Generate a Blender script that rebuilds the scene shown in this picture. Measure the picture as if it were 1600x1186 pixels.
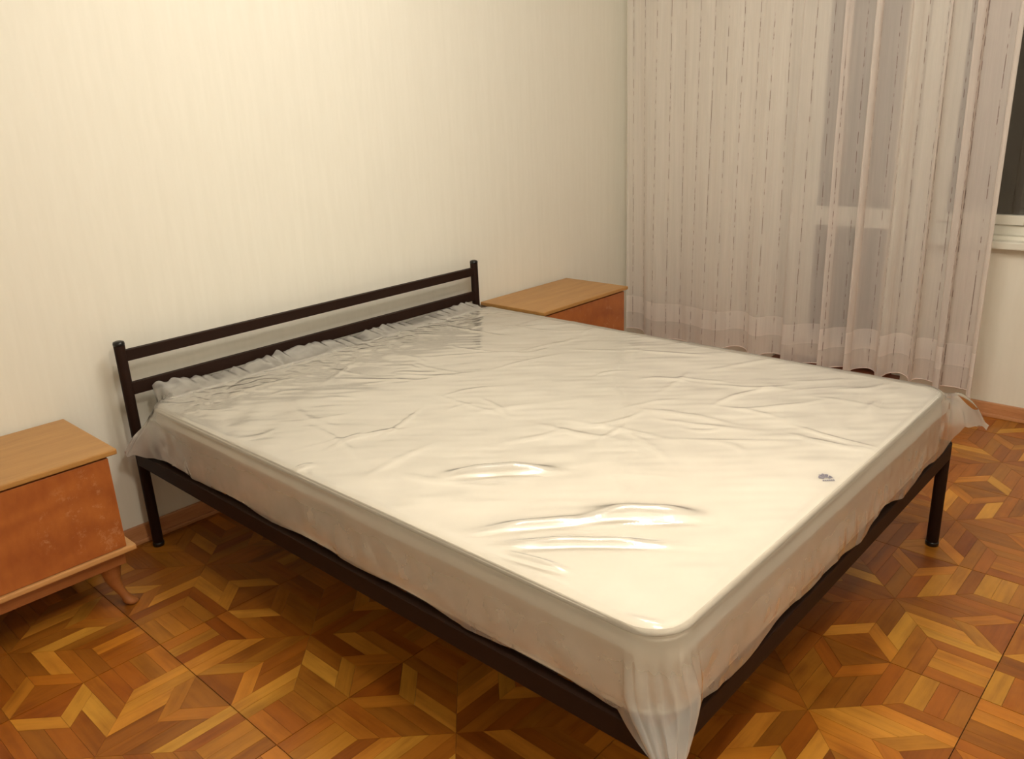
import bpy, bmesh, math, random
import numpy as np
from mathutils import Vector, Matrix
random.seed(7); rng = np.random.default_rng(11)
S = bpy.context.scene; C = S.collection
for o in list(bpy.data.objects): bpy.data.objects.remove(o)

# ------------------------------------------------------------------ camera
CAM = Vector((-1.0016, -2.6662, 1.4119)); YAW, PITCH, ROLL, FPX = -0.8181, -0.3241, -0.0429, 1279.15
fwd = Vector((-math.sin(YAW)*math.cos(PITCH), math.cos(YAW)*math.cos(PITCH), math.sin(PITCH)))
rt = Vector((math.cos(YAW), math.sin(YAW), 0)); up = rt.cross(fwd)
rr = rt*math.cos(ROLL)+up*math.sin(ROLL); uu = up*math.cos(ROLL)-rt*math.sin(ROLL)
cd = bpy.data.cameras.new('camera'); cam = bpy.data.objects.new('camera', cd); C.objects.link(cam)
cam.matrix_world = Matrix(((rr.x, uu.x, -fwd.x, CAM.x), (rr.y, uu.y, -fwd.y, CAM.y), (rr.z, uu.z, -fwd.z, CAM.z), (0, 0, 0, 1)))
cd.sensor_width = 36; cd.lens = FPX*36/1600; cd.clip_start = .02
S.camera = cam
# ------------------------------------------------------------------ world, lamp, fill light, exposure
w = bpy.data.worlds.new('night'); S.world = w; w.use_nodes = True
w.node_tree.nodes['Background'].inputs[0].default_value = (.034, .025, .014, 1)
w.node_tree.nodes['Background'].inputs[1].default_value = 1.0
LAMP = (0.72, -1.62, 2.42)                      # five-bulb ceiling lamp of the room, above the frame
for k in range(5):
    a = 2*math.pi*k/5+.5
    l = bpy.data.lights.new('ceiling_lamp_bulb', 'POINT'); l.energy = 13.5; l.color = (1.0, .955, .86); l.shadow_soft_size = .045
    lo = bpy.data.objects.new('ceiling_lamp_bulb', l); C.objects.link(lo)
    lo.location = (LAMP[0]+.33*math.cos(a), LAMP[1]+.33*math.sin(a), LAMP[2])
l = bpy.data.lights.new('added_fill_light', 'POINT'); l.energy = 60; l.color = (1.0, .91, .77); l.shadow_soft_size = .12
lo = bpy.data.objects.new('added_fill_light', l); C.objects.link(lo); lo.location = (-0.35, -2.80, 2.45)   # unseen fill light, added to brighten the mattress sides
S.view_settings.view_transform = 'Standard'; S.view_settings.look = 'None'
S.view_settings.gamma = 1; S.view_settings.use_curve_mapping = False
S.view_settings.exposure = 0.02

# ------------------------------------------------------------------ materials
def lin(r, g, b):
    f = lambda c: (c/255/12.92) if c/255 <= .04045 else ((c/255+.055)/1.055)**2.4
    return (f(r), f(g), f(b), 1)
class NT:
    def __init__(s, name):
        s.m = bpy.data.materials.new(name); s.m.use_nodes = True; s.t = s.m.node_tree
        s.b = s.t.nodes['Principled BSDF']; s.out = s.t.nodes['Material Output']
    def n(s, typ, **kw):
        nd = s.t.nodes.new(typ)
        for k, v in kw.items():
            if k.startswith('i_'):
                key = k[2:]; key = int(key) if key.isdigit() else key.replace('_', ' ')
                nd.inputs[key].default_value = v
            else: setattr(nd, k, v)
        return nd
    def l(s, a, b): s.t.links.new(a, b)
    def ramp(s, src, stops):
        r = s.n('ShaderNodeValToRGB'); e = r.color_ramp.elements
        e[0].position, e[0].color = stops[0]; e[1].position, e[1].color = stops[-1]
        for p, c in stops[1:-1]: x = e.new(p); x.color = c
        s.l(src, r.inputs[0]); return r.outputs[0]
    def mapping(s, scale=(1, 1, 1), coord='Object', src=None):
        m = s.n('ShaderNodeMapping'); m.inputs['Scale'].default_value = scale
        if src is None: src = s.n('ShaderNodeTexCoord').outputs[coord]
        s.l(src, m.inputs[0]); return m.outputs[0]
    def noise(s, vec, scale, detail=3, rough=.5):
        n = s.n('ShaderNodeTexNoise'); n.inputs['Scale'].default_value = scale; n.inputs['Detail'].default_value = detail
        n.inputs['Roughness'].default_value = rough; s.l(vec, n.inputs['Vector']); return n.outputs['Fac']
    def math(s, op, a, b=None, clamp=False):
        m = s.n('ShaderNodeMath', operation=op); m.use_clamp = clamp
        for i, x in enumerate((a, b)):
            if x is None: continue
            if isinstance(x, (int, float)): m.inputs[i].default_value = x
            else: s.l(x, m.inputs[i])
        return m.outputs[0]
    def mix(s, f, a, b, blend='MIX'):
        m = s.n('ShaderNodeMix', data_type='RGBA', blend_type=blend)
        for i, x in ((0, f), (6, a), (7, b)):
            if isinstance(x, (int, float, tuple)): m.inputs[i].default_value = x
            else: s.l(x, m.inputs[i])
        return m.outputs[2]
    def bump(s, h, strength, dist=.01, normal_to=None):
        b = s.n('ShaderNodeBump'); b.inputs['Strength'].default_value = strength; b.inputs['Distance'].default_value = dist
        s.l(h, b.inputs['Height']); s.l(b.outputs[0], (normal_to or s.b).inputs['Normal']); return b.outputs[0]

def m_wallpaper(name, base, dark):
    t = NT(name)
    v = t.mapping((70, 70, 9)); a = t.noise(v, 1.0, 2)
    v2 = t.mapping((1.2, 1.2, .8)); b = t.noise(v2, 1.3, 3)
    wv = t.mapping((1, 1, .02)); s_ = t.noise(wv, 38, 1)
    f = t.math('ADD', t.math('MULTIPLY', a, .5), t.math('MULTIPLY', s_, .5))
    c = t.mix(t.ramp(f, [(.35, (0, 0, 0, 1)), (.65, (1, 1, 1, 1))]), dark, base)
    c = t.mix(t.math('MULTIPLY', b, .12), c, dark)
    t.l(c, t.b.inputs['Base Color']); t.b.inputs['Roughness'].default_value = .75
    t.bump(f, .08, .002); return t.m
M = {}
M['wall'] = m_wallpaper('wallpaper', (.785, .755, .66, 1), (.757, .727, .63, 1))
def m_plain(name, col, rough=.5, metal=0, nscale=40, namp=.08, bump=0, spec=.5):
    t = NT(name); v = t.mapping(); n = t.noise(v, nscale, 3)
    dk = tuple(c*(1-namp*2) for c in col[:3])+(1,)
    t.l(t.mix(n, dk, col), t.b.inputs['Base Color'])
    t.b.inputs['Roughness'].default_value = rough; t.b.inputs['Metallic'].default_value = metal
    t.b.inputs['Specular IOR Level'].default_value = spec
    if bump: t.bump(n, bump, .002)
    return t.m
M['ceiling'] = m_plain('ceiling_paint', (.56, .54, .50, 1), .9)
M['wood_panel'] = m_plain('pale_unseen_wall_paint', (.80, .755, .655, 1), .5)
M['white_paint'] = m_plain('white_gloss_paint', (.74, .72, .63, 1), .35, nscale=8, namp=.03)
M['black_metal'] = m_plain('dark_powder_coated_steel', (.026, .0125, .0085, 1), .5, nscale=300, namp=.15, bump=.1, spec=.08)
M['black_cap'] = m_plain('black_plastic_cap', (.006, .005, .005, 1), .3)
M['dark_slat'] = m_plain('bounce_cutting_dark_slat', (.05, .025, .015, 1), .6)  # unseen slats, coloured dark to cut bounce light under the bed
M['threshold'] = m_plain('brown_threshold_paint', (.25, .07, .03, 1), .45, nscale=20, namp=.2)
def m_wood(name, c0, c1, axis=(1, 1, 1), scale=6, rough=.35, swirl=.0, coat=.15, worn=False):
    t = NT(name); v = t.mapping(axis)
    n1 = t.noise(v, scale, 5, .6); n2 = t.noise(v, scale*7, 3, .6)
    if swirl:
        wv = t.n('ShaderNodeTexWave', wave_type='RINGS'); wv.inputs['Scale'].default_value = 2.2; wv.inputs['Distortion'].default_value = swirl
        wv.inputs['Detail'].default_value = 3; wv.inputs['Detail Scale'].default_value = 1.6
        t.l(t.mapping((1, 1, 1.6)), wv.inputs['Vector'])
        n1 = t.math('ADD', t.math('MULTIPLY', n1, .72), t.math('MULTIPLY', wv.outputs['Fac'], .2))
    f = t.math('ADD', t.math('MULTIPLY', n1, .7), t.math('MULTIPLY', n2, .3))
    c = t.ramp(f, [(.3, c0), (.7, c1)])
    if worn:
        sc = t.noise(t.mapping((1, 1, 1)), 28, 6, .8); big = t.noise(t.mapping((1, 1, 1)), 5, 2)
        k = t.math('MULTIPLY', t.ramp(sc, [(.55, (0, 0, 0, 1)), (.62, (1, 1, 1, 1))]), t.ramp(big, [(.50, (0, 0, 0, 1)), (.62, (1, 1, 1, 1))]))
        c = t.mix(t.math('MULTIPLY', k, .24), c, (.72, .42, .22, 1))
    t.l(c, t.b.inputs['Base Color']); t.b.inputs['Roughness'].default_value = rough
    t.b.inputs['Coat Weight'].default_value = coat; t.b.inputs['Coat Roughness'].default_value = .25
    t.bump(f, .08, .002); return t.m
M['top_wood'] = m_wood('pale_oak_veneer_top', (.37, .175, .043, 1), (.50, .26, .075, 1), (1, 9, 9), 3, .45)
M['orange_wood'] = m_wood('orange_lacquered_veneer', (.30, .078, .017, 1), (.47, .15, .032, 1), (2.0, 1, 1.0), 3, .35, swirl=9, worn=True)
M['trim_wood'] = m_wood('light_varnished_edge', (.46, .22, .07, 1), (.60, .32, .12, 1), (1, 9, 9), 4, .4)
M['apron_wood'] = m_wood('brown_varnished_apron', (.27, .09, .022, 1), (.38, .14, .04, 1), (1, 8, 8), 4, .4)
M['base_wood'] = m_wood('varnished_pine_baseboard', (.42, .17, .065, 1), (.62, .31, .14, 1), (1.2, 1.2, 14), 3, .4)
# parquet
def m_parquet():
    t = NT('lacquered_parquet')
    at = t.n('ShaderNodeAttribute', attribute_name='tone'); sp = t.n('ShaderNodeSeparateColor'); t.l(at.outputs['Color'], sp.inputs[0])
    uv = t.n('ShaderNodeUVMap', uv_map='UVMap').outputs[0]
    v = t.mapping((3, 42, 1), src=uv); g1 = t.noise(v, 1.0, 5, .65)
    v2 = t.mapping((5, 12, 1), src=uv); g2 = t.noise(v2, 1.2, 4, .55)
    g3 = t.noise(t.mapping((6, 5, 1), src=uv), 1.0, 3, .5)
    base = t.ramp(sp.outputs[0], [(0, (.18, .050, .006, 1)), (.35, (.335, .125, .013, 1)), (.65, (.47, .215, .024, 1)), (1, (.60, .315, .045, 1))])
    gr = t.math('ADD', t.math('MULTIPLY', g1, .5), t.math('MULTIPLY', g2, .5))
    k = t.ramp(gr, [(.30, (.56, .48, .38, 1)), (.52, (.98, .98, .98, 1)), (.72, (1.2, 1.2, 1.15, 1))])
    c = t.mix(1.0, base, k, 'MULTIPLY')
    red = t.mix(t.math('MULTIPLY', sp.outputs[1], .65), c, t.mix(1.0, c, (1.08, .70, .55, 1), 'MULTIPLY'))
    red = t.mix(t.ramp(g3, [(.56, (0, 0, 0, 1)), (.72, (.45, .45, .45, 1))]), red, t.mix(1.0, red, (.72, .52, .42, 1), 'MULTIPLY'))
    t.l(red, t.b.inputs['Base Color'])
    wn = t.noise(t.mapping((1, 1, 1)), 6, 3)
    t.l(t.math('ADD', t.math('MULTIPLY', wn, .22), .22), t.b.inputs['Roughness'])
    t.b.inputs['Specular IOR Level'].default_value = .45
    h = t.math('ADD', t.math('MULTIPLY', g1, .3), t.noise(t.mapping((1, 1, 1)), 14, 2))
    t.bump(h, .12, .004); return t.m
M['parquet'] = m_parquet()
M['subfloor'] = m_plain('dark_parquet_joint', (.05, .018, .006, 1), .8)
# mattress ticking
def m_tick():
    t = NT('cream_mattress_ticking'); n = t.noise(t.mapping((1, 1, 1)), 5, 4)
    f = t.noise(t.mapping((1, 1, 1)), 260, 2)
    t.l(t.mix(n, (.83, .77, .665, 1), (.89, .835, .735, 1)), t.b.inputs['Base Color'])
    t.b.inputs['Roughness'].default_value = .85; t.bump(f, .15, .001); return t.m
M['tick'] = m_tick()
M['piping'] = m_plain('mattress_edge_tape', (.80, .74, .64, 1), .7, nscale=200)
M['print'] = m_plain('blue_printed_ink', (.13, .12, .25, 1), .6, nscale=400, namp=.2)
def m_film(name, gl=1.0, bscale=34, bstr=.12):
    t = NT(name); t.t.nodes.remove(t.b)
    tr = t.n('ShaderNodeBsdfTransparent'); tr.inputs[0].default_value = (.985, .98, .97, 1)
    df = t.n('ShaderNodeBsdfDiffuse'); df.inputs[0].default_value = (.88, .85, .80, 1)
    tl = t.n('ShaderNodeBsdfTranslucent'); tl.inputs[0].default_value = (.88, .85, .80, 1)
    dd = t.n('ShaderNodeMixShader'); dd.inputs[0].default_value = .4; t.l(df.outputs[0], dd.inputs[1]); t.l(tl.outputs[0], dd.inputs[2])
    n1 = t.noise(t.mapping((1, 1, 1)), bscale, 3)
    at = t.n('ShaderNodeAttribute', attribute_name='haze').outputs['Fac']
    hz = t.math('MULTIPLY', t.math('ADD', t.noise(t.mapping((1, 1, 1)), 9, 4), .5), at)
    lwh = t.n('ShaderNodeLayerWeight'); lwh.inputs[0].default_value = .35
    hz = t.math('ADD', hz, t.math('MULTIPLY', lwh.outputs['Facing'], t.math('MULTIPLY', at, 1.5)), True)
    m1 = t.n('ShaderNodeMixShader'); t.l(hz, m1.inputs[0]); t.l(tr.outputs[0], m1.inputs[1]); t.l(dd.outputs[0], m1.inputs[2])
    gs = t.n('ShaderNodeBsdfGlossy'); gs.inputs['Roughness'].default_value = .17
    fr = t.n('ShaderNodeFresnel'); fr.inputs[0].default_value = 1.5
    f = t.math('MULTIPLY', fr.outputs[0], 1.9*gl, True)
    b = t.n('ShaderNodeBump'); b.inputs['Strength'].default_value = bstr; b.inputs['Distance'].default_value = .004
    t.l(n1, b.inputs['Height']); t.l(b.outputs[0], gs.inputs['Normal'])
    m2 = t.n('ShaderNodeMixShader'); t.l(f, m2.inputs[0]); t.l(m1.outputs[0], m2.inputs[1]); t.l(gs.outputs[0], m2.inputs[2])
    t.l(m2.outputs[0], t.out.inputs[0]); return t.m
M['film'] = m_film('clear_plastic_film')
# sheer curtain
def m_curtain():
    t = NT('striped_sheer_voile'); t.t.nodes.remove(t.b)
    uv = t.n('ShaderNodeUVMap', uv_map='UVMap').outputs[0]
    sp = t.n('ShaderNodeSeparateXYZ'); t.l(uv, sp.inputs[0]); X, Z = sp.outputs[0], sp.outputs[1]
    wob = t.math('MULTIPLY', t.math('SUBTRACT', t.noise(t.mapping((.4, 5, 1), src=uv), 1, 2), .5), .006)
    q = t.math('FRACT', t.math('DIVIDE', t.math('ADD', X, wob), .080))
    d = t.math('ABSOLUTE', t.math('SUBTRACT', q, .5))
    line = t.math('LESS_THAN', d, .020)
    dash = t.noise(t.mapping((9, 26, 1), src=uv), 1, 2)
    dash = t.ramp(dash, [(.40, (.05, .05, .05, 1)), (.54, (1, 1, 1, 1))])
    ln = t.math('MULTIPLY', line, dash)
    thread = t.noise(t.mapping((420, 3, 1), src=uv), 1, 2)
    weave = t.noise(t.mapping((60, 2, 1), src=uv), 1, 3)
    col = t.mix(ln, t.mix(thread, (.76, .69, .64, 1), (.86, .79, .74, 1)), (.26, .20, .18, 1))
    hem = t.math('MULTIPLY', t.math('LESS_THAN', Z, .335), t.math('GREATER_THAN', Z, .235))
    hem2 = t.math('LESS_THAN', Z, .235)
    a = t.math('ADD', t.math('MULTIPLY', weave, .16), .53)
    a = t.math('ADD', a, t.math('MULTIPLY', hem, .20)); a = t.math('ADD', a, t.math('MULTIPLY', hem2, .05))
    a = t.math('ADD', a, t.math('MULTIPLY', ln, .45), True)
    lw = t.n('ShaderNodeLayerWeight'); lw.inputs[0].default_value = .5
    cs = t.math('MAXIMUM', t.math('SUBTRACT', 1, lw.outputs['Facing']), .2)
    a = t.math('SUBTRACT', 1, t.math('POWER', t.math('SUBTRACT', 1, a, True), t.math('DIVIDE', .82, cs)))
    df = t.n('ShaderNodeBsdfDiffuse'); tl = t.n('ShaderNodeBsdfTranslucent'); t.l(col, df.inputs[0]); t.l(col, tl.inputs[0])
    dd = t.n('ShaderNodeMixShader'); dd.inputs[0].default_value = .25; t.l(df.outputs[0], dd.inputs[1]); t.l(tl.outputs[0], dd.inputs[2])
    tr = t.n('ShaderNodeBsdfTransparent'); m = t.n('ShaderNodeMixShader')
    t.l(a, m.inputs[0]); t.l(tr.outputs[0], m.inputs[1]); t.l(dd.outputs[0], m.inputs[2]); t.l(m.outputs[0], t.out.inputs[0])
    return t.m
M['curtain'] = m_curtain()
M['hem'] = m_plain('pale_pink_hem_tape', (.80, .66, .60, 1), .8)
def m_glass():
    t = NT('dark_window_glass'); t.t.nodes.remove(t.b)
    tr = t.n('ShaderNodeBsdfTransparent'); tr.inputs[0].default_value = (.85, .85, .85, 1)
    gs = t.n('ShaderNodeBsdfGlossy'); gs.inputs['Roughness'].default_value = .01
    fr = t.n('ShaderNodeFresnel'); fr.inputs[0].default_value = 1.5
    m = t.n('ShaderNodeMixShader'); t.l(t.math('MULTIPLY', fr.outputs[0], 2.0, True), m.inputs[0]); t.l(tr.outputs[0], m.inputs[1]); t.l(gs.outputs[0], m.inputs[2])
    t.l(m.outputs[0], t.out.inputs[0]); return t.m
M['glass'] = m_glass()

# ------------------------------------------------------------------ helpers
def link(name, me, mat, parent=None):
    o = bpy.data.objects.new(name, me); C.objects.link(o)
    if mat: me.materials.append(mat)
    if parent: o.parent = parent; o.matrix_parent_inverse = Matrix.Translation(-Vector(parent.location))
    return o
def obj(name, bm, mat, parent=None, smooth=False):
    bmesh.ops.recalc_face_normals(bm, faces=bm.faces)
    me = bpy.data.meshes.new(name); bm.to_mesh(me); bm.free()
    if smooth:
        for p in me.polygons: p.use_smooth = True
    return link(name, me, mat, parent)
def thing(name, loc, label, cat, group=None):
    o = bpy.data.objects.new(name, None); C.objects.link(o); o.location = loc; o.empty_display_size = .1
    o['label'] = label; o['category'] = cat
    if group: o['group'] = group
    return o
def box(bm, x0, x1, y0, y1, z0, z1, bev=0):
    b2 = bmesh.new(); bmesh.ops.create_cube(b2, size=1)
    for v in b2.verts: v.co = Vector(((x0+x1)/2+v.co.x*(x1-x0), (y0+y1)/2+v.co.y*(y1-y0), (z0+z1)/2+v.co.z*(z1-z0)))
    if bev: bmesh.ops.bevel(b2, geom=b2.edges[:], offset=bev, segments=2, affect='EDGES', profile=.6)
    me = bpy.data.meshes.new('tmp'); b2.to_mesh(me); b2.free(); bm.from_mesh(me); bpy.data.meshes.remove(me); return bm
def B(*a, **k): return box(bmesh.new(), *a, **k)
def struct(name, bm, mat, parent=None):
    o = obj(name, bm, mat, parent)
    if parent is None: o['kind'] = 'structure'
    return o
def lathe(bm, prof, cx, cy, n=24, off=None):
    rings = []
    for r, z in prof:
        ox, oy = (0, 0) if off is None else off(z)
        rings.append([bm.verts.new((cx+ox+r*math.cos(2*math.pi*i/n), cy+oy+r*math.sin(2*math.pi*i/n), z)) for i in range(n)])
    for a, b in zip(rings, rings[1:]):
        for i in range(n): bm.faces.new((a[i], a[(i+1) % n], b[(i+1) % n], b[i]))
    bm.faces.new(rings[0]); bm.faces.new(rings[-1]); return bm
def gridmesh(name, P, mat, parent=None, uv=None, mask=None, haze=None):
    ny, nx = P.shape[:2]; idx = np.arange(nx*ny).reshape(ny, nx)
    F = np.stack([idx[:-1, :-1], idx[:-1, 1:], idx[1:, 1:], idx[1:, :-1]], -1).reshape(-1, 4)
    if mask is not None:
        mk = mask.reshape(-1); F = F[mk[F].all(1)]
    me = bpy.data.meshes.new(name); me.from_pydata(P.reshape(-1, 3).tolist(), [], F.tolist())
    if uv is not None:
        ul = me.uv_layers.new(name='UVMap'); li = np.zeros(len(me.loops), dtype=np.int32); me.loops.foreach_get('vertex_index', li)
        ul.data.foreach_set('uv', uv.reshape(-1, 2)[li].astype(np.float32).ravel())
    if haze is not None: me.attributes.new('haze', 'FLOAT', 'POINT').data.foreach_set('value', haze.reshape(-1).astype(np.float32))
    me.polygons.foreach_set('use_smooth', [True]*len(me.polygons)); me.update()
    return link(name, me, mat, parent)

# ------------------------------------------------------------------ room shell
XL, XR, YF, YB, ZC = -1.95, 2.947, -4.0, 0.0767, 2.62
floor = struct('floor', B(XL-.1, 3.15, YF-.1, YB+.1, -.12, -.006), M['subfloor'])
struct('ceiling', B(XL-.1, 3.15, YF-.1, YB+.1, ZC, ZC+.1), M['ceiling'])
struct('wall_back', B(XL-.1, 3.15, YB, YB+.1, -.006, ZC), M['wall'])
struct('wall_left', B(XL-.1, XL, YF, YB, -.006, ZC), M['wall'])
struct('wall_front', B(XL-.1, 3.15, YF-.1, YF, -.006, ZC), M['wood_panel'])
# window wall with the openings of the balcony door and the window
DY0, DY1, WY0, WY1, DZ, WZ = -.86, -1.50, -1.50, -2.95, 2.18, .80
bm = bmesh.new()
box(bm, XR, XR+.14, DY0, YB, -.006, ZC); box(bm, XR, XR+.14, WY1, DY0, DZ, ZC)
box(bm, XR, XR+.14, WY1, WY0, -.006, WZ); box(bm, XR, XR+.14, YF, WY1, -.006, ZC)
struct('wall_right', bm, M['wall'])
# baseboards (board with a rounded toe moulding)
struct('baseboard_back', box(B(XL, XR, YB-.016, YB, 0, .064, bev=.004), XL, XR, YB-.026, YB-.016, 0, .016, bev=.004), M['base_wood'])
bm = bmesh.new()
for a, b in ((DY0+.0, YB-.026), (YF, DY1-.0)):
    box(bm, XR-.016, XR, a, b, 0, .064, bev=.004); box(bm, XR-.026, XR-.016, a, b, 0, .016, bev=.004)
struct('baseboard_right', bm, M['base_wood'])
# balcony door
door = struct('door_1', B(XR+.03, XR+.075, DY0-.05, DY0, .10, DZ), M['white_paint'])
def dpart(name, *a, mat='white_paint', bev=.003): return struct(name, B(*a, bev=bev), M[mat], door)
dpart('frame_jamb', XR+.03, XR+.09, DY1, DY1+.05, .10, DZ)
dpart('frame_head', XR+.03, XR+.09, DY1, DY0, DZ-.05, DZ)
dpart('stile', XR+.015, XR+.06, DY0-.165, DY0-.052, .12, DZ-.052)
dpart('stile', XR+.015, XR+.06, DY1+.052, DY1+.13, .12, DZ-.052)
dpart('top_rail', XR+.015, XR+.06, DY1+.13, DY0-.165, DZ-.17, DZ-.052)
dpart('middle_rail', XR+.015, XR+.06, DY1+.13, DY0-.165, .795, .885)
dpart('bottom_rail', XR+.015, XR+.06, DY1+.13, DY0-.165, .12, .24)
dpart('pane', XR+.036, XR+.04, DY1+.13, DY0-.165, .885, DZ-.17, mat='glass', bev=0)
dpart('pane', XR+.036, XR+.04, DY1+.13, DY0-.165, .24, .795, mat='glass', bev=0)
dpart('threshold', XR-.02, XR+.14, DY1, DY0, 0, .10, mat='threshold')
# window
win = struct('window_1', B(XR+.03, XR+.09, WY1, WY0, .80, .842, bev=.003), M['white_paint'])
def wpart(name, *a, mat='white_paint', bev=.003): return struct(name, B(*a, bev=bev), M[mat], win)
wpart('frame_head', XR+.03, XR+.09, WY1, WY0, DZ-.05, DZ)
wpart('frame_jamb', XR+.03, XR+.09, WY0-.05, WY0, .842, DZ-.05)
wpart('frame_jamb', XR+.03, XR+.09, WY1, WY1+.05, .842, DZ-.05)
def sash(y0, y1):
    wpart('sash_stile', XR+.015, XR+.06, y0-.055, y0, .845, DZ-.052); wpart('sash_stile', XR+.015, XR+.06, y1, y1+.055, .845, DZ-.052)
    wpart('sash_rail', XR+.015, XR+.06, y1+.055, y0-.055, .845, .885); wpart('sash_rail', XR+.015, XR+.06, y1+.055, y0-.055, DZ-.11, DZ-.052)
    wpart('pane', XR+.036, XR+.04, y1+.055, y0-.055, .885, DZ-.11, mat='glass', bev=0)
sash(WY0-.052, -1.965); sash(-1.97, WY1+.052)
struct('window_sill', B(XR-.055, XR+.03, WY1, -1.52, .752, .785, bev=.006), M['white_paint'], win)

# ------------------------------------------------------------------ artistic parquet: 0.6 m panels of arms, chevrons and corner strips
OX, OY, PN = .937, -2.362, .6
def arm_pieces():
    """pieces of one arm: (d distance from border, s lateral)"""
    out = []
    for sg in (1, -1):
        for i, (s0, s1) in enumerate(((0, .045), (.045, .09), (.09, .1275), (.1275, .165))):
            d = lambda s: max(.15-s, 0) if s < .0901 else 0
            d0, d1 = (d(s0), d(s1)) if i < 2 else (0, 0)
            if i == 3: poly = [(d0, s0), (.3-s0, s0), (.3-s1, s1), (d1, s1)]
            else: poly = [(d0, s0), (.3-s0, s0), (.3-s1, s1), (d1, s1)]
            out.append((f'strip{i}{"+" if sg > 0 else "-"}', [(a, sg*b) for a, b in poly], 'd'))
        out.append(('chev'+('+' if sg > 0 else '-'), [(.15, 0), (.09, 0), (0, sg*.09), (.06, sg*.09)], 'x' if sg > 0 else 'y'))
    out.append(('tri', [(0, .09), (.09, 0), (0, -.09)], 's'))
    return out
ARM = arm_pieces()
def panel():
    P = []
    for k, T in enumerate((lambda d, s: (d, .3+s), lambda d, s: (.6-d, .3-s), lambda d, s: (.3-s, d), lambda d, s: (.3+s, .6-d))):
        for nm, poly, g in ARM:
            pts = [T(*q) for q in poly]
            if g in ('d', 's'):
                a = Vector(T(0, 0)); b = Vector(T(1, 0) if g == 'd' else T(0, 1)); gd = (b-a).normalized()
            else:
                a = Vector(pts[0]); b = Vector(pts[3]); gd = (b-a).normalized()
            P.append(('A%d%s' % (k, nm), pts, gd))
    for cx in (0, 1):
        for cy in (0, 1):
            for j in range(3):
                a0, a1 = .045*j, .045*(j+1)
                if (cx+cy) % 2 == 0: pts = [(a0, 0), (a1, 0), (a1, .135), (a0, .135)]; gd = Vector((0, 1))
                else: pts = [(0, a0), (.135, a0), (.135, a1), (0, a1)]; gd = Vector((1, 0))
                P.append(('C%d%d%d' % (cx, cy, j), [((.6-x if cx else x), (.6-y if cy else y)) for x, y in pts], gd))
    return P
def clip(poly, x0, x1, y0, y1):
    for ax, lim, sg in ((0, x0, 1), (0, x1, -1), (1, y0, 1), (1, y1, -1)):
        out = []
        for i in range(len(poly)):
            a, b = poly[i-1], poly[i]; ia, ib = sg*(a[ax]-lim) >= 0, sg*(b[ax]-lim) >= 0
            if ia != ib:
                t = (lim-a[ax])/(b[ax]-a[ax]); out.append((a[0]+t*(b[0]-a[0]), a[1]+t*(b[1]-a[1])))
            if ib: out.append(b)
        poly = out
        if len(poly) < 3: return []
    return poly
def inset(poly, g):
    n = len(poly); A = sum(poly[i-1][0]*poly[i][1]-poly[i][0]*poly[i-1][1] for i in range(n))/2
    if A < 0: poly = poly[::-1]
    if abs(A) < 1e-5: return []
    poly = [q for k, q in enumerate(poly) if (Vector(q)-Vector(poly[k-1])).length > 2e-4]; n = len(poly); out = []
    if n < 3: return []
    for i in range(n):
        p0, p1, p2 = Vector(poly[i-1]), Vector(poly[i]), Vector(poly[(i+1) % n])
        e1, e2 = p1-p0, p2-p1
        if e1.length < 1e-5 or e2.length < 1e-5: continue
        e1.normalize(); e2.normalize(); n1, n2 = Vector((-e1.y, e1.x)), Vector((-e2.y, e2.x))
        m = n1+n2; m = m/max(m.dot(n1), .25); out.append((p1.x+g*m.x, p1.y+g*m.y))
    return out
def proj(x, y, z):
    d = Vector((x, y, z))-CAM; zz = d.dot(fwd)
    return (800+FPX*d.dot(rr)/zz, 593-FPX*d.dot(uu)/zz, zz)
def hidden(x, y):
    for (x0, x1, y0, y1, z) in ((0, 1.6, -2.05, 0, .40), (-.85, -.2, -.337, .07, .17)):
        t = z/CAM.z; a = x+(CAM.x-x)*t; b = y+(CAM.y-y)*t
        if x0 < a < x1 and y0 < b < y1: return True
    return False
TONE = {(-1, 0, 'A2strip0-'): .90, (-1, 0, 'A2strip1-'): .80, (-1, 0, 'A2strip2-'): .74, (-1, 0, 'A2strip0+'): .7, (-1, 0, 'A2strip1+'): .66,
        (-1, 0, 'A1strip0+'): .22, (-1, 0, 'A1strip1+'): .25, (-1, 0, 'A1strip2+'): .3, (0, 0, 'A0chev+'): .97, (-1, 0, 'A1chev-'): .35,
        (-2, 2, 'A0strip3+'): .85, (-2, 2, 'A0strip2+'): .80, (-2, 2, 'A0strip2-'): .85, (-2, 2, 'A0strip3-'): .7, (-2, 2, 'A3chev-'): .97,
        (-2, 1, 'A3strip0+'): .85, (-2, 1, 'A0strip1+'): .85, (-2, 1, 'A0strip2+'): .8, (-3, 2, 'A1strip2+'): .8, (-3, 2, 'A1strip3-'): .78, (-3, 2, 'A1strip2-'): .7,
        (0, 0, 'A2strip1+'): .7, (0, 0, 'A2strip2+'): .75, (0, 0, 'A1strip2+'): .75, (0, 0, 'A1strip1+'): .7, (0, 0, 'A0strip0+'): .3, (0, 0, 'A0strip1+'): .3}
PP = panel(); pieces = []
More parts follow.
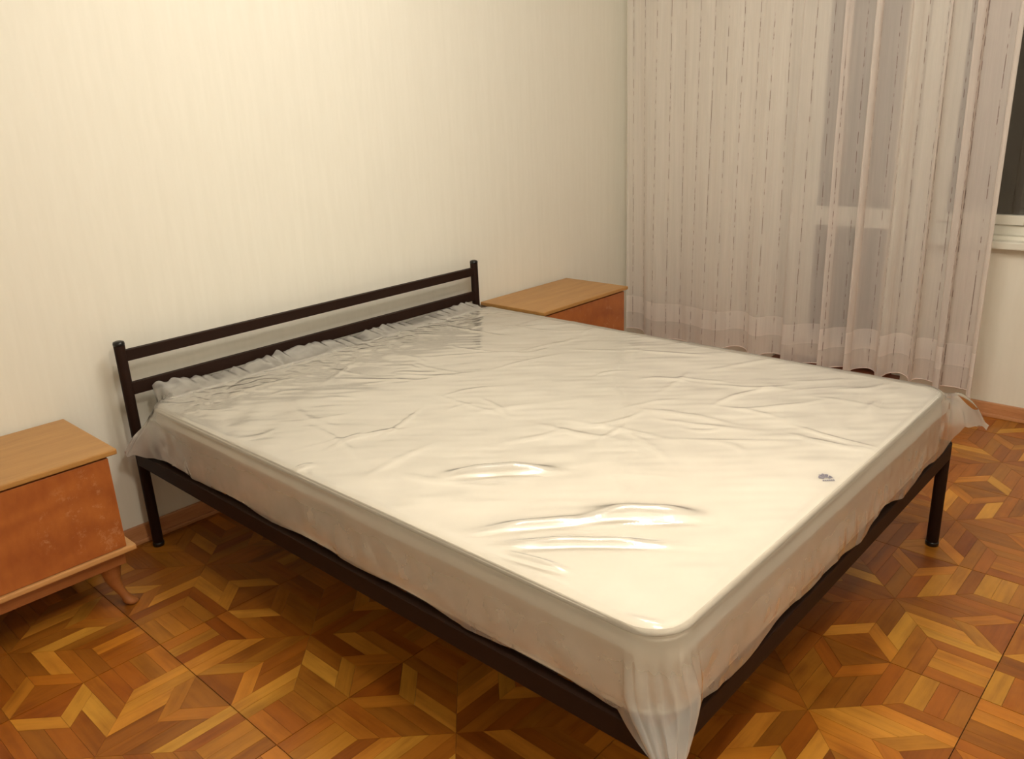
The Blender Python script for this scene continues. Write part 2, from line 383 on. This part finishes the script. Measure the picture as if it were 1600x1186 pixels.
for i in range(-5, 4):
    for j in range(-3, 5):
        for nm, poly, gd in PP:
            ox, oy = OX+i*PN, OY+j*PN
            q = [(ox+x, oy+y) for x, y in poly]
            q = clip(q, ox+.0008, ox+PN-.0008, oy+.0008, oy+PN-.0008)
            if q: q = clip(q, XL, XR, YF, YB)
            if len(q) < 3: continue
            q = inset(q, .00035)
            if len(q) < 3: continue
            r = random.Random(hash((i*31+j*57, sum(ord(c)*(n+3) for n, c in enumerate(nm)))))
            tone = min(max(r.gauss(.50, .16), 0), 1)
            if 'chev' in nm: tone = .74 if r.random() < .35 else .5
            if 'tri' in nm: tone = r.uniform(.15, .45)
            if 'strip1' in nm and r.random() < .35: tone = .85
            if nm[0] == 'C': tone = r.uniform(.25, .65)
            tone = TONE.get((i, j, nm), tone)
            cx = sum(p[0] for p in q)/len(q); cy = sum(p[1] for p in q)/len(q)
            u, v, zz = proj(cx, cy, 0); area = 0
            if zz > .2 and -20 < u < 1620 and -20 < v < 1210 and not hidden(cx, cy):
                pr = [proj(x, y, 0) for x, y in q]
                area = abs(sum(pr[k-1][0]*pr[k][1]-pr[k][0]*pr[k-1][1] for k in range(len(pr))))/2
            pieces.append((area, q, gd, tone, r.random(), r.random()*20, r.uniform(-.0003, 0)))
pieces.sort(key=lambda p: -p[0])
def build_pieces(name, lst, stuff=False):
    V, F, UV, COL = [], [], [], []
    for area, q, gd, tone, red, off, dz in lst:
        n = len(q); b = len(V); z = dz
        V += [(x, y, z) for x, y in q]+[(x, y, -.006) for x, y in q]
        fs = [tuple(b+k for k in range(n))]+[(b+k, b+n+k, b+n+(k+1) % n, b+(k+1) % n) for k in range(n)]
        F += fs
        for f in fs:
            for vi in f:
                x, y, _ = V[vi]; UV += [x*gd.x+y*gd.y+off, -x*gd.y+y*gd.x+off*1.7]; COL += [tone, red, off/20, 1]
    me = bpy.data.meshes.new(name); me.from_pydata(V, [], F)
    me.uv_layers.new(name='UVMap').data.foreach_set('uv', UV)
    me.color_attributes.new('tone', 'FLOAT_COLOR', 'CORNER').data.foreach_set('color', COL)
    o = link(name, me, M['parquet'], floor)
    if stuff: o['kind'] = 'stuff'
    return o
NP = 300
for p in pieces[:NP]: build_pieces('parquet_strip', [p])
build_pieces('parquet_field', pieces[NP:], True)

# ------------------------------------------------------------------ bed frame
W, L = 1.622, 2.048
bed = thing('metal_bed', (W/2, -L/2, 0), 'wide dark brown steel bed frame with a two-rail headboard against the wall', 'bed')
ZR0, ZR1, PR = .311, .361, .0175
def tube(z0, z1, r, cx, cy):
    return lathe(bmesh.new(), [(r*.9, z0), (r, z0+.003), (r, z1-.003), (r*.97, z1)], cx, cy, 28)
for x in (0, W):
    p = obj('headboard_post', tube(.012, .732, PR, x, 0), M['black_metal'], bed, True)
    obj('post_cap', lathe(bmesh.new(), [(PR*1.03, .728), (PR*1.05, .733), (PR*.95, .739), (PR*.5, .742)], x, 0, 24), M['black_cap'], p, True)
    obj('foot_cap', lathe(bmesh.new(), [(PR*1.1, 0), (PR*1.12, .01), (PR*1.05, .014)], x, 0, 24), M['black_cap'], p, True)
    p = obj('leg', tube(.012, .360, PR*1.05, x, -L), M['black_metal'], bed, True)
    obj('foot_cap', lathe(bmesh.new(), [(PR*1.15, 0), (PR*1.17, .01), (PR*1.1, .014)], x, -L, 24), M['black_cap'], p, True)
for z0, z1 in ((.672, .709), (.557, .598)):
    obj('headboard_rail', B(.012, W-.012, -.013, .009, z0, z1, bev=.003), M['black_metal'], bed)
for sx, x0, x1 in ((-1, -.017, .008), (1, W-.008, W+.017)):
    obj('side_rail', B(x0, x1, -L+.012, -.004, ZR0, ZR1, bev=.003), M['black_metal'], bed)
obj('foot_rail', B(.008, W-.008, -L-.021, -L+.001, ZR0, ZR1, bev=.003), M['black_metal'], bed)
obj('head_rail', B(.012, W-.012, -.012, .010, ZR0, ZR1-.004, bev=.003), M['black_metal'], bed)
obj('centre_beam', B(W/2-.02, W/2+.02, -L+.006, -.012, ZR0, .345, bev=.003), M['black_metal'], bed)
for k in range(12):
    y = -.12-k*.162
    obj('slat', B(.008, W-.008, y-.058, y+.058, .346, .3605, bev=.002), M['dark_slat'], bed)  # made wide to keep light bouncing under the mattress low

# ------------------------------------------------------------------ mattress
MX0, MX1, MY0, MY1, MZ0, MZ1 = .012, 1.596, -.086, -2.046, .3625, .542
def rr_map(U, V_, x0, x1, y0, y1, r):
    qx = np.clip(U, x0+r, x1-r); qy = np.clip(V_, y0+r, y1-r)
    ox, oy = U-qx, V_-qy; l = np.hypot(ox, oy); ll = np.where(l < 1e-9, 1, l)
    return qx, qy, ox/ll, oy/ll, l
def smooth_noise(X, Y, scale, seed, n=10):
    g = np.random.default_rng(seed); out = np.zeros_like(X)
    for _ in range(n):
        a = g.uniform(0, 2*np.pi); f = 2*np.pi/scale*g.uniform(.5, 1.5); out += np.sin((X*np.cos(a)+Y*np.sin(a))*f+g.uniform(0, 6.28))
    return out/math.sqrt(n)
mat = thing('mattress', ((MX0+MX1)/2, (MY0+MY1)/2, MZ0), 'thick cream double mattress lying on the metal bed inside plastic film', 'mattress')
R_, b_ = .085, .022
def mattress_shell():
    bm = bmesh.new(); n = 240
    per = []
    X0, X1, Y0, Y1 = MX0, MX1, MY1, MY0
    for k in range(4):
        cx, cy = ((X1-R_, Y1-R_), (X0+R_, Y1-R_), (X0+R_, Y0+R_), (X1-R_, Y0+R_))[k]
        for i in range(13):
            a = math.pi/2*(k+i/12); per.append((cx, cy, math.cos(a), math.sin(a)))
        nx = ((X0+R_, Y1-R_), (X0+R_, Y0+R_), (X1-R_, Y0+R_), (X1-R_, Y1-R_))[k]
        a = math.pi/2*(k+1)
        for i in range(1, 30):
            t = i/30; per.append((cx+(nx[0]-cx)*t, cy+(nx[1]-cy)*t, math.cos(a), math.sin(a)))
    prof = [(R_-.015, 0), (R_-.004, .003), (R_+.004, .012), (R_+.007, .030), (R_+.008, .06), (R_+.003, .12), (R_-.001, .150), (R_-.003, .166), (R_-.010, .174), (R_-.028, .1785)]
    rings = []
    for d, z in prof: rings.append([bm.verts.new((p[0]+p[2]*d, p[1]+p[3]*d, MZ0+z+(.003*math.sin(i*.31) if .02 < z < .16 else 0))) for i, p in enumerate(per)])
    m = len(per)
    for a, b in zip(rings, rings[1:]):
        for i in range(m): bm.faces.new((a[i], a[(i+1) % m], b[(i+1) % m], b[i]))
    bm.faces.new(rings[-1]); bm.faces.new(rings[0][::-1])
    return bm, per
bm, per = mattress_shell()
body = obj('mattress_body', bm, M['tick'], mat, False)
for p in body.data.polygons: p.use_smooth = len(p.vertices) == 4
def piping(z, d, r):
    bm = bmesh.new(); rings = []
    for p in per:
        rings.append([bm.verts.new((p[0]+p[2]*(d+r*math.cos(t*math.pi/4)), p[1]+p[3]*(d+r*math.cos(t*math.pi/4)), z+r*math.sin(t*math.pi/4))) for t in range(8)])
    for i in range(len(rings)):
        a, b = rings[i], rings[(i+1) % len(rings)]
        for t in range(8): bm.faces.new((a[t], a[(t+1) % 8], b[(t+1) % 8], b[t]))
    return bm
obj('edge_piping', piping(MZ0+.171, R_-.003, .0065), M['piping'], mat, True)
obj('edge_piping', piping(MZ0+.008, R_+.002, .0065), M['piping'], mat, True)
# small blue printed mark near the foot edge: a fan-shaped emblem with a line of print beneath
bm = bmesh.new()
cxm, cym, zm = .776, -2.006, MZ1+.0008
e1 = Vector((.67, -.74, 0)); e2 = Vector((-.74, -.67, 0))*-1; e1.normalize(); e2.normalize()
def mp(a, b): return Vector((cxm, cym, zm))+e1*a+e2*b
def quadm(pts):
    bm.faces.new([bm.verts.new(mp(*p)) for p in pts])
for k in range(9):
    a0 = math.radians(12+k*17.5); a1 = a0+math.radians(15)
    ro = .027 if k % 2 else .031
    quadm([(-math.cos(a0)*.006, math.sin(a0)*.008), (-math.cos(a0)*.0175, math.sin(a0)*ro), (-math.cos(a1)*.0175, math.sin(a1)*ro), (-math.cos(a1)*.006, math.sin(a1)*.008)])
for k in range(6): quadm([(-.012+k*.0048, -.010), (-.0085+k*.0048, -.010), (-.0085+k*.0048, -.003), (-.012+k*.0048, -.003)])
obj('printed_emblem', bm, M['print'], mat)['label'] = 'small blue-grey fan-shaped printed emblem'

# ------------------------------------------------------------------ plastic film over the mattress
FX0, FX1, FY0, FY1, FZ = MX0-.006, MX1+.006, MY1-.007, MY0+.006, MZ1+.005
a_ = .062; step = .0062; EXT = .158
us = np.arange(FX0-EXT, FX1+EXT+1e-6, step); vs = np.arange(FY0-EXT, FY1+EXT+1e-6, step)
U, V_ = np.meshgrid(us, vs)
qx, qy, dx, dy, l = rr_map(U, V_, FX0, FX1, FY0, FY1, R_+.004)
r0 = R_+.004-b_; arc = b_*math.pi/2
l = l*1.0
# total run over the rounded edge: flat r0, quarter arc, then straight down
ext = np.clip(l-r0, 0, None)
th = np.clip(ext/b_, 0, math.pi/2); dn = np.clip(ext-arc, 0, None)
rad = np.minimum(l, r0)+b_*np.sin(th)
drop = b_*(1-np.cos(th))+dn
# corner weight and angle about the diagonal
ang = np.arctan2(dy, dx); corner = np.zeros_like(l); cid = np.zeros(l.shape, int)
for k, ca in enumerate((math.pi/4, 3*math.pi/4, -3*math.pi/4, -math.pi/4)):
    d = np.abs(np.angle(np.exp(1j*(ang-ca)))); wgt = np.clip(1-d/(math.pi/4), 0, 1); wgt = np.where(l > 1e-6, wgt, 0)
    cid = np.where(wgt > corner, k+1, cid); corner = np.maximum(corner, wgt)
isc = corner > .001
# loose bulges of the skirts
s_ = qx*1.0+qy*1.0
fold = smooth_noise(U*1.0, V_*1.0, .22, 5)*.0045+smooth_noise(U, V_, .07, 6)*.0016
k_dn = np.clip(dn/.10, 0, 1.2)
rad = rad+np.clip(dn/.02, 0, 1)*.009+np.where(dn > 0, k_dn*(np.sqrt(fold**2+.003**2)*.8+.003), 0)
foot = (dy < -.7)
rad = rad+np.where(foot, k_dn*.004, 0)
X = qx+dx*rad; Y = qy+dy*rad; Z = FZ-drop
# hem of the skirt is uneven
hemw = smooth_noise(U, V_, .26, 8)*.009+np.where(foot, .002, -.002)
Z = Z+np.where(dn > 0, k_dn*hemw*np.where(foot, 1.3, .5), 0)
# ---- corners
def ss(a, b, x): t = np.clip((x-a)/(b-a), 0, 1); return t*t*(3-2*t)
# foot-left: the surplus gathers into a hanging tail
m = (cid == 3); da = np.angle(np.exp(1j*(ang+3*math.pi/4)))
Z = Z-np.where(m, dn*.62*corner**.8, 0)
low = (1-ss(.30, .42, Z))*m*ss(0, .25, corner)
cx0, cy0 = -.052, -2.084
pl = np.sin(da*17+Z*30)
k = .86*low**.85
X = X*(1-k)+k*(cx0+da*.020+pl*.008); Y = Y*(1-k)+k*(cy0-.018+da*-.012+pl*.007)
ob = m*ss(.0, .10, dn)*ss(0, .45, corner)*(1-k)*.022
X = X+dx*ob; Y = Y+dy*ob
cr = m*ss(0, .3, corner)*ss(.0, .05, dn)
X = X-cr*np.sin(da*26+Z*40)*.0035; Y = Y-cr*np.cos(da*31+Z*22)*.003
# foot-right: the surplus sticks out as an ear
m = (cid == 4); e = ss(-.01, .10, ext)*np.clip(corner, 0, 1)**.75*m
tip = np.array([1.745, -2.128, .408]); base = np.array([FX1-.022, FY0+.030, .552])
tt = np.clip(ext/.235, 0, 1.1)
ex = base[0]+(tip[0]-base[0])*tt; ey = base[1]+(tip[1]-base[1])*tt; ez = base[2]+(tip[2]-base[2])*tt
da = np.angle(np.exp(1j*(ang+math.pi/4)))
ez = ez+.045*np.sin(np.pi*np.clip(tt, 0, 1))*.6+np.sin(da*24)*.006*tt; ex = ex+np.sin(da*17+tt*5)*.007*tt; ey = ey+np.sin(da*13+tt*7)*.006*tt
X = X*(1-e)+e*ex; Y = Y*(1-e)+e*ey; Z = Z*(1-e)+e*ez
# head-left: a flap wraps round in front of the headboard post
m = (cid == 2); e = ss(.0, .14, ext)*ss(0, .8, corner)*m
da = np.angle(np.exp(1j*(ang-3*math.pi/4))); tt = np.clip(ext/.18, 0, 1.1)
ex = FX0+.01-.075*tt; ey = FY1-.02+.045*tt+np.sin(da*15)*.004; ez = .52-.125*tt+np.sin(da*20)*.008
X = X*(1-e)+e*ex; Y = Y*(1-e)+e*ey; Z = Z*(1-e)+e*ez
# top wrinkles
H = smooth_noise(X, Y, .5, 21)*.0020+smooth_noise(X, Y, .16, 22)*.0009+smooth_noise(X*1.0+Y*.9, (X*.9-Y)*.25, .06, 24)*.0004
def crease(p, q, h, sg, bend=0, asym=1.0):
    p, q = np.array(p), np.array(q); d = q-p; Ls = np.hypot(*d); d = d/Ls; nn = np.array([-d[1], d[0]])
    t = (X-p[0])*d[0]+(Y-p[1])*d[1]; s = (X-p[0])*nn[0]+(Y-p[1])*nn[1]-bend*np.sin(np.pi*np.clip(t/Ls, 0, 1))
    env = ss(-.02, .42*Ls, t)*(1-ss(.58*Ls, Ls+.02, t))
    sgm = np.where(s > 0, sg*asym, sg)
    return h*env*np.exp(-(s/sgm)**2)
g = np.random.default_rng(3)
for _ in range(95):
    x, y = g.uniform(.02, 1.55), -g.uniform(.12, 2.0) ; a = math.radians(-47)+g.normal(0, .55); Ln = g.uniform(.10, .45)
    if y < -1.1 and x < .6 and g.random() < .6: continue
    H += crease((x, y), (x+math.cos(a)*Ln, y+math.sin(a)*Ln), g.uniform(.0015, .0040), g.uniform(.007, .013), g.normal(0, .02))
# crinkled zone along the head end
hd = ss(-.42, -.12, Y)
H += hd*(np.abs(smooth_noise(X*1.0+Y*.5, Y*.8-X*.6, .09, 31))*.0028+smooth_noise(X, Y, .045, 32)*.0004)
# three tall folds that catch the lamp
HL = 0*H
HL += crease((.195, -1.255), (.435, -1.495), .025, .020, .014, 1.3)
HL += crease((.035, -1.505), (.335, -1.755), .0135, .012, .004, 1.6)
HL += crease((.270, -1.660), (.445, -1.900), .027, .025, .004, 1.3)
HL += crease((.030, -1.585), (.310, -1.925), .015, .012, .016, 1.4)
HL += crease((.000, -1.905), (.050, -2.045), .012, .010, 0)
HL += crease((.045, -1.625), (.080, -1.80), .010, .010, 0)
HL += crease((-.01, -.925), (.060, -.945), .010, .008, 0)
topw = 1-ss(r0*.6, r0+b_*1.2, l)
topw = np.where(l < 1e-9, 1, topw)
Z = Z+(np.clip(H, -.0032, .05)+HL)*topw
# head end: the film stands up in a crumpled lip behind the mattress edge
lip = ss(FY1-.055, FY1-.0, qy+dy*np.minimum(l, r0+.02))
inx = ss(FX0-.01, FX0+.03, X)*(1-ss(FX1-.08, FX1, X))
lf = (dy > .6)&(cid*corner < .5)
lipn = .62+.38*smooth_noise(X, X*0, .35, 40)*.7+.12*smooth_noise(X, X*0, .05, 41)
up_ = ss(0, .085, l)*lf*inx
Z = Z*(1-up_*.98)+up_*.98*(FZ+np.clip(l/.135, 0, 1)*.040*np.clip(lipn, .25, 1.1))
Y = np.where(lf, Y*(1-up_)+up_*(np.minimum(FY1-R_-.004+l*.93, -.030)+smooth_noise(X, Z, .05, 44)*.004), Y)
Y = np.where(lf & (Y > -.022), -.022, Y)
P = np.stack([X, Y, Z], -1)
lmax = np.where(lf, .150, 9)
mask = l < lmax
film = thing('plastic_film_cover', ((MX0+MX1)/2, (MY0+MY1)/2, MZ0), 'clear crinkled plastic film wrapped over the cream mattress on the bed', 'plastic film')
tail_m = (cid == 3) | (cid == 4) | (cid == 2)
fm = tail_m & (ext > .03) & (corner > .02)
HZ = .12+np.where(cid == 3, .16*ss(.10, .17, dn)*ss(.02, .3, corner), 0)+.10*ss(0, .06, dn)+np.where((cid >= 2), .22*ss(.02, .5, corner)*ss(.0, .10, dn), 0)+.10*up_+.08*ss(-.35, -.08, Y)
gridmesh('film_sheet', P, M['film'], film, mask=mask & ~fm, haze=HZ)
from_dil = fm.copy()
from_dil[1:, :] |= fm[:-1, :]; from_dil[:-1, :] |= fm[1:, :]; d2 = from_dil.copy(); d2[:, 1:] |= from_dil[:, :-1]; d2[:, :-1] |= from_dil[:, 1:]
fm_own = d2
for k, lab in ((3, 'gathered film tail hanging from the near corner of the bed'), (4, 'film ear sticking out at the far foot corner'), (2, 'film flap wrapped round the left headboard post')):
    js, is_ = np.where(d2 & (cid == k)); y0, y1, x0, x1 = max(js.min()-1, 0), js.max()+2, max(is_.min()-1, 0), is_.max()+2
    c = gridmesh('film_corner', P[y0:y1, x0:x1], M['film'], film, mask=(fm_own & mask)[y0:y1, x0:x1], haze=HZ[y0:y1, x0:x1]); c['label'] = lab

# ------------------------------------------------------------------ nightstands
def nightstand(x0, x1, label):
    y0, y1, T = -.337, .062, .520
    t = thing('nightstand', ((x0+x1)/2, (y0+y1)/2, 0), label, 'nightstand', 'pair of old wooden nightstands beside the bed')
    obj('top_board', B(x0, x1, y0, y1, T-.017, T, bev=.004), M['top_wood'], t)
    bm = B(x0+.025, x0+.043, y0+.022, y1-.01, .212, T-.017); box(bm, x1-.043, x1-.025, y0+.022, y1-.01, .212, T-.017)
    box(bm, x0+.043, x1-.043, y1-.02, y1-.01, .212, T-.017); box(bm, x0+.043, x1-.043, y0+.05, y1-.02, .212, .226)
    obj('cabinet_body', bm, M['orange_wood'], t)
    obj('front_panel', B(x0+.0265, x1-.0265, y0+.006, y0+.022, .2135, T-.0225, bev=.0015), M['orange_wood'], t)
    obj('bottom_board', B(x0+.002, x1-.002, y0-.004, y1-.004, .196, .212, bev=.004), M['trim_wood'], t)
    bm = B(x0+.03, x1-.03, y0+.024, y0+.042, .150, .196, bev=.003); box(bm, x0+.03, x1-.03, y1-.04, y1-.022, .150, .196, bev=.003)
    box(bm, x0+.03, x0+.048, y0+.042, y1-.04, .150, .196, bev=.003); box(bm, x1-.048, x1-.03, y0+.042, y1-.04, .150, .196, bev=.003)
    obj('apron', bm, M['apron_wood'], t)
    for sx, lx in ((-1, x0+.062), (1, x1-.062)):
        for sy, ly in ((-1, y0+.068), (1, y1-.070)):
            prof = [(.014, 0), (.020, .004), (.021, .012), (.015, .024), (.0135, .040), (.017, .065), (.023, .095), (.029, .125), (.032, .150), (.031, .1955)]
            def off(z, sx=sx, sy=sy):
                k = max(0, 1-z/.15); c = .036*k**1.6-.010*math.sin(math.pi*min(z/.15, 1)); return (sx*c, sy*c*.45)
            obj('leg', lathe(bmesh.new(), prof, lx, ly, 16, off), M['apron_wood'], t, True)
    return t
nightstand(-.85, -.190, 'pale-topped orange wooden nightstand on curved legs, left of the headboard')
nightstand(1.712, 2.371, 'orange wooden nightstand in the corner between the bed and the sheer curtain')

# ------------------------------------------------------------------ sheer curtain
cur = thing('sheer_curtain', (2.82, -.92, .13), 'floor-length pinkish white sheer curtain with thin dashed grey stripes', 'curtain')
ny_, nz_ = 1400, 60
yy = np.linspace(-.012, -1.838, ny_); zz_ = np.linspace(0, 1, nz_)
YY, TT = np.meshgrid(yy, zz_); Zc = .135+TT*(2.49-.135)
sI = -YY
amp = .012+.020*ss(.55, 1.2, sI)
ph = np.interp(sI, [0, .3, .6, .9, 1.2, 1.5, 1.85], [0, 2.6, 5.6, 9.8, 15.5, 22.5, 31.0])*2
drift = (1-TT)*.5
wv = np.sin(ph+.6*np.sin(ph*.37)+drift*np.sin(sI*5))
wv = np.sign(wv)*np.abs(wv)**.75
Xc = 2.815+amp*(.65+.45*(1-TT))*wv+.006*np.sin(sI*23+TT*2)+.003*np.sin(sI*71+TT*3)
fo = (.010+.030*ss(.50, 1.05, sI))*(.75+.35*np.sin(ph*.23+1))*ss(0, .06, sI)*ss(0, .05, 1.826-sI)
Yc = YY+fo*np.cos(ph+.6*np.sin(ph*.37)+.5+(1-TT)*.35*np.sin(sI*7))+(1-TT)*.012*np.sin(sI*3.1)*ss(0, .2, sI)-.0*TT
fr = .010*np.cos(ph*.5+1)
Zc = Zc+(1-TT)**6*(.012*np.sin(sI*9+1)+.010*wv)
ds = np.hypot(np.diff(Xc[30]), np.diff(Yc[30])); arc_u = np.concatenate([[0], np.cumsum(ds)])
UVc = np.stack([np.broadcast_to(arc_u, Xc.shape), .135+TT*(2.49-.135)], -1)
gridmesh('curtain_panel', np.stack([Xc, Yc, Zc], -1), M['curtain'], cur, uv=UVc)
i0 = int(np.searchsorted(sI[0], 1.66)); Xb = Xc[:, i0:]+.010+.004*np.sin(sI[:, i0:]*60+TT[:, i0:]*3)
gridmesh('folded_side_hem', np.stack([Xb, Yc[:, i0:], Zc[:, i0:]+.004], -1), M['curtain'], cur, uv=UVc[:, i0:]+np.array([.037, 0]))
def strip(name, Pl, r, mat, parent):
    bm = bmesh.new(); rings = []
    for i, p in enumerate(Pl):
        rings.append([bm.verts.new((p[0]+r*math.cos(a), p[1], p[2]+r*math.sin(a))) for a in (0, 1.57, 3.14, 4.71)])
    for a, b in zip(rings, rings[1:]):
        for t in range(4): bm.faces.new((a[t], a[(t+1) % 4], b[(t+1) % 4], b[t]))
    return obj(name, bm, mat, parent, True)
strip('hem_tape', [(Xc[0, i], Yc[0, i], Zc[0, i]) for i in range(0, ny_, 3)], .0022, M['hem'], cur)
rail = obj('curtain_rail', B(2.795, 2.835, -3.2, .05, 2.502, 2.525, bev=.004), M['white_paint'])
rail['label'] = 'white ceiling curtain rail above the sheer curtain'; rail['category'] = 'curtain rail'
for k in range(3): obj('rail_bracket', B(2.805, 2.825, -.4-k*1.2-.015, -.4-k*1.2+.015, 2.525, ZC), M['white_paint'], rail)
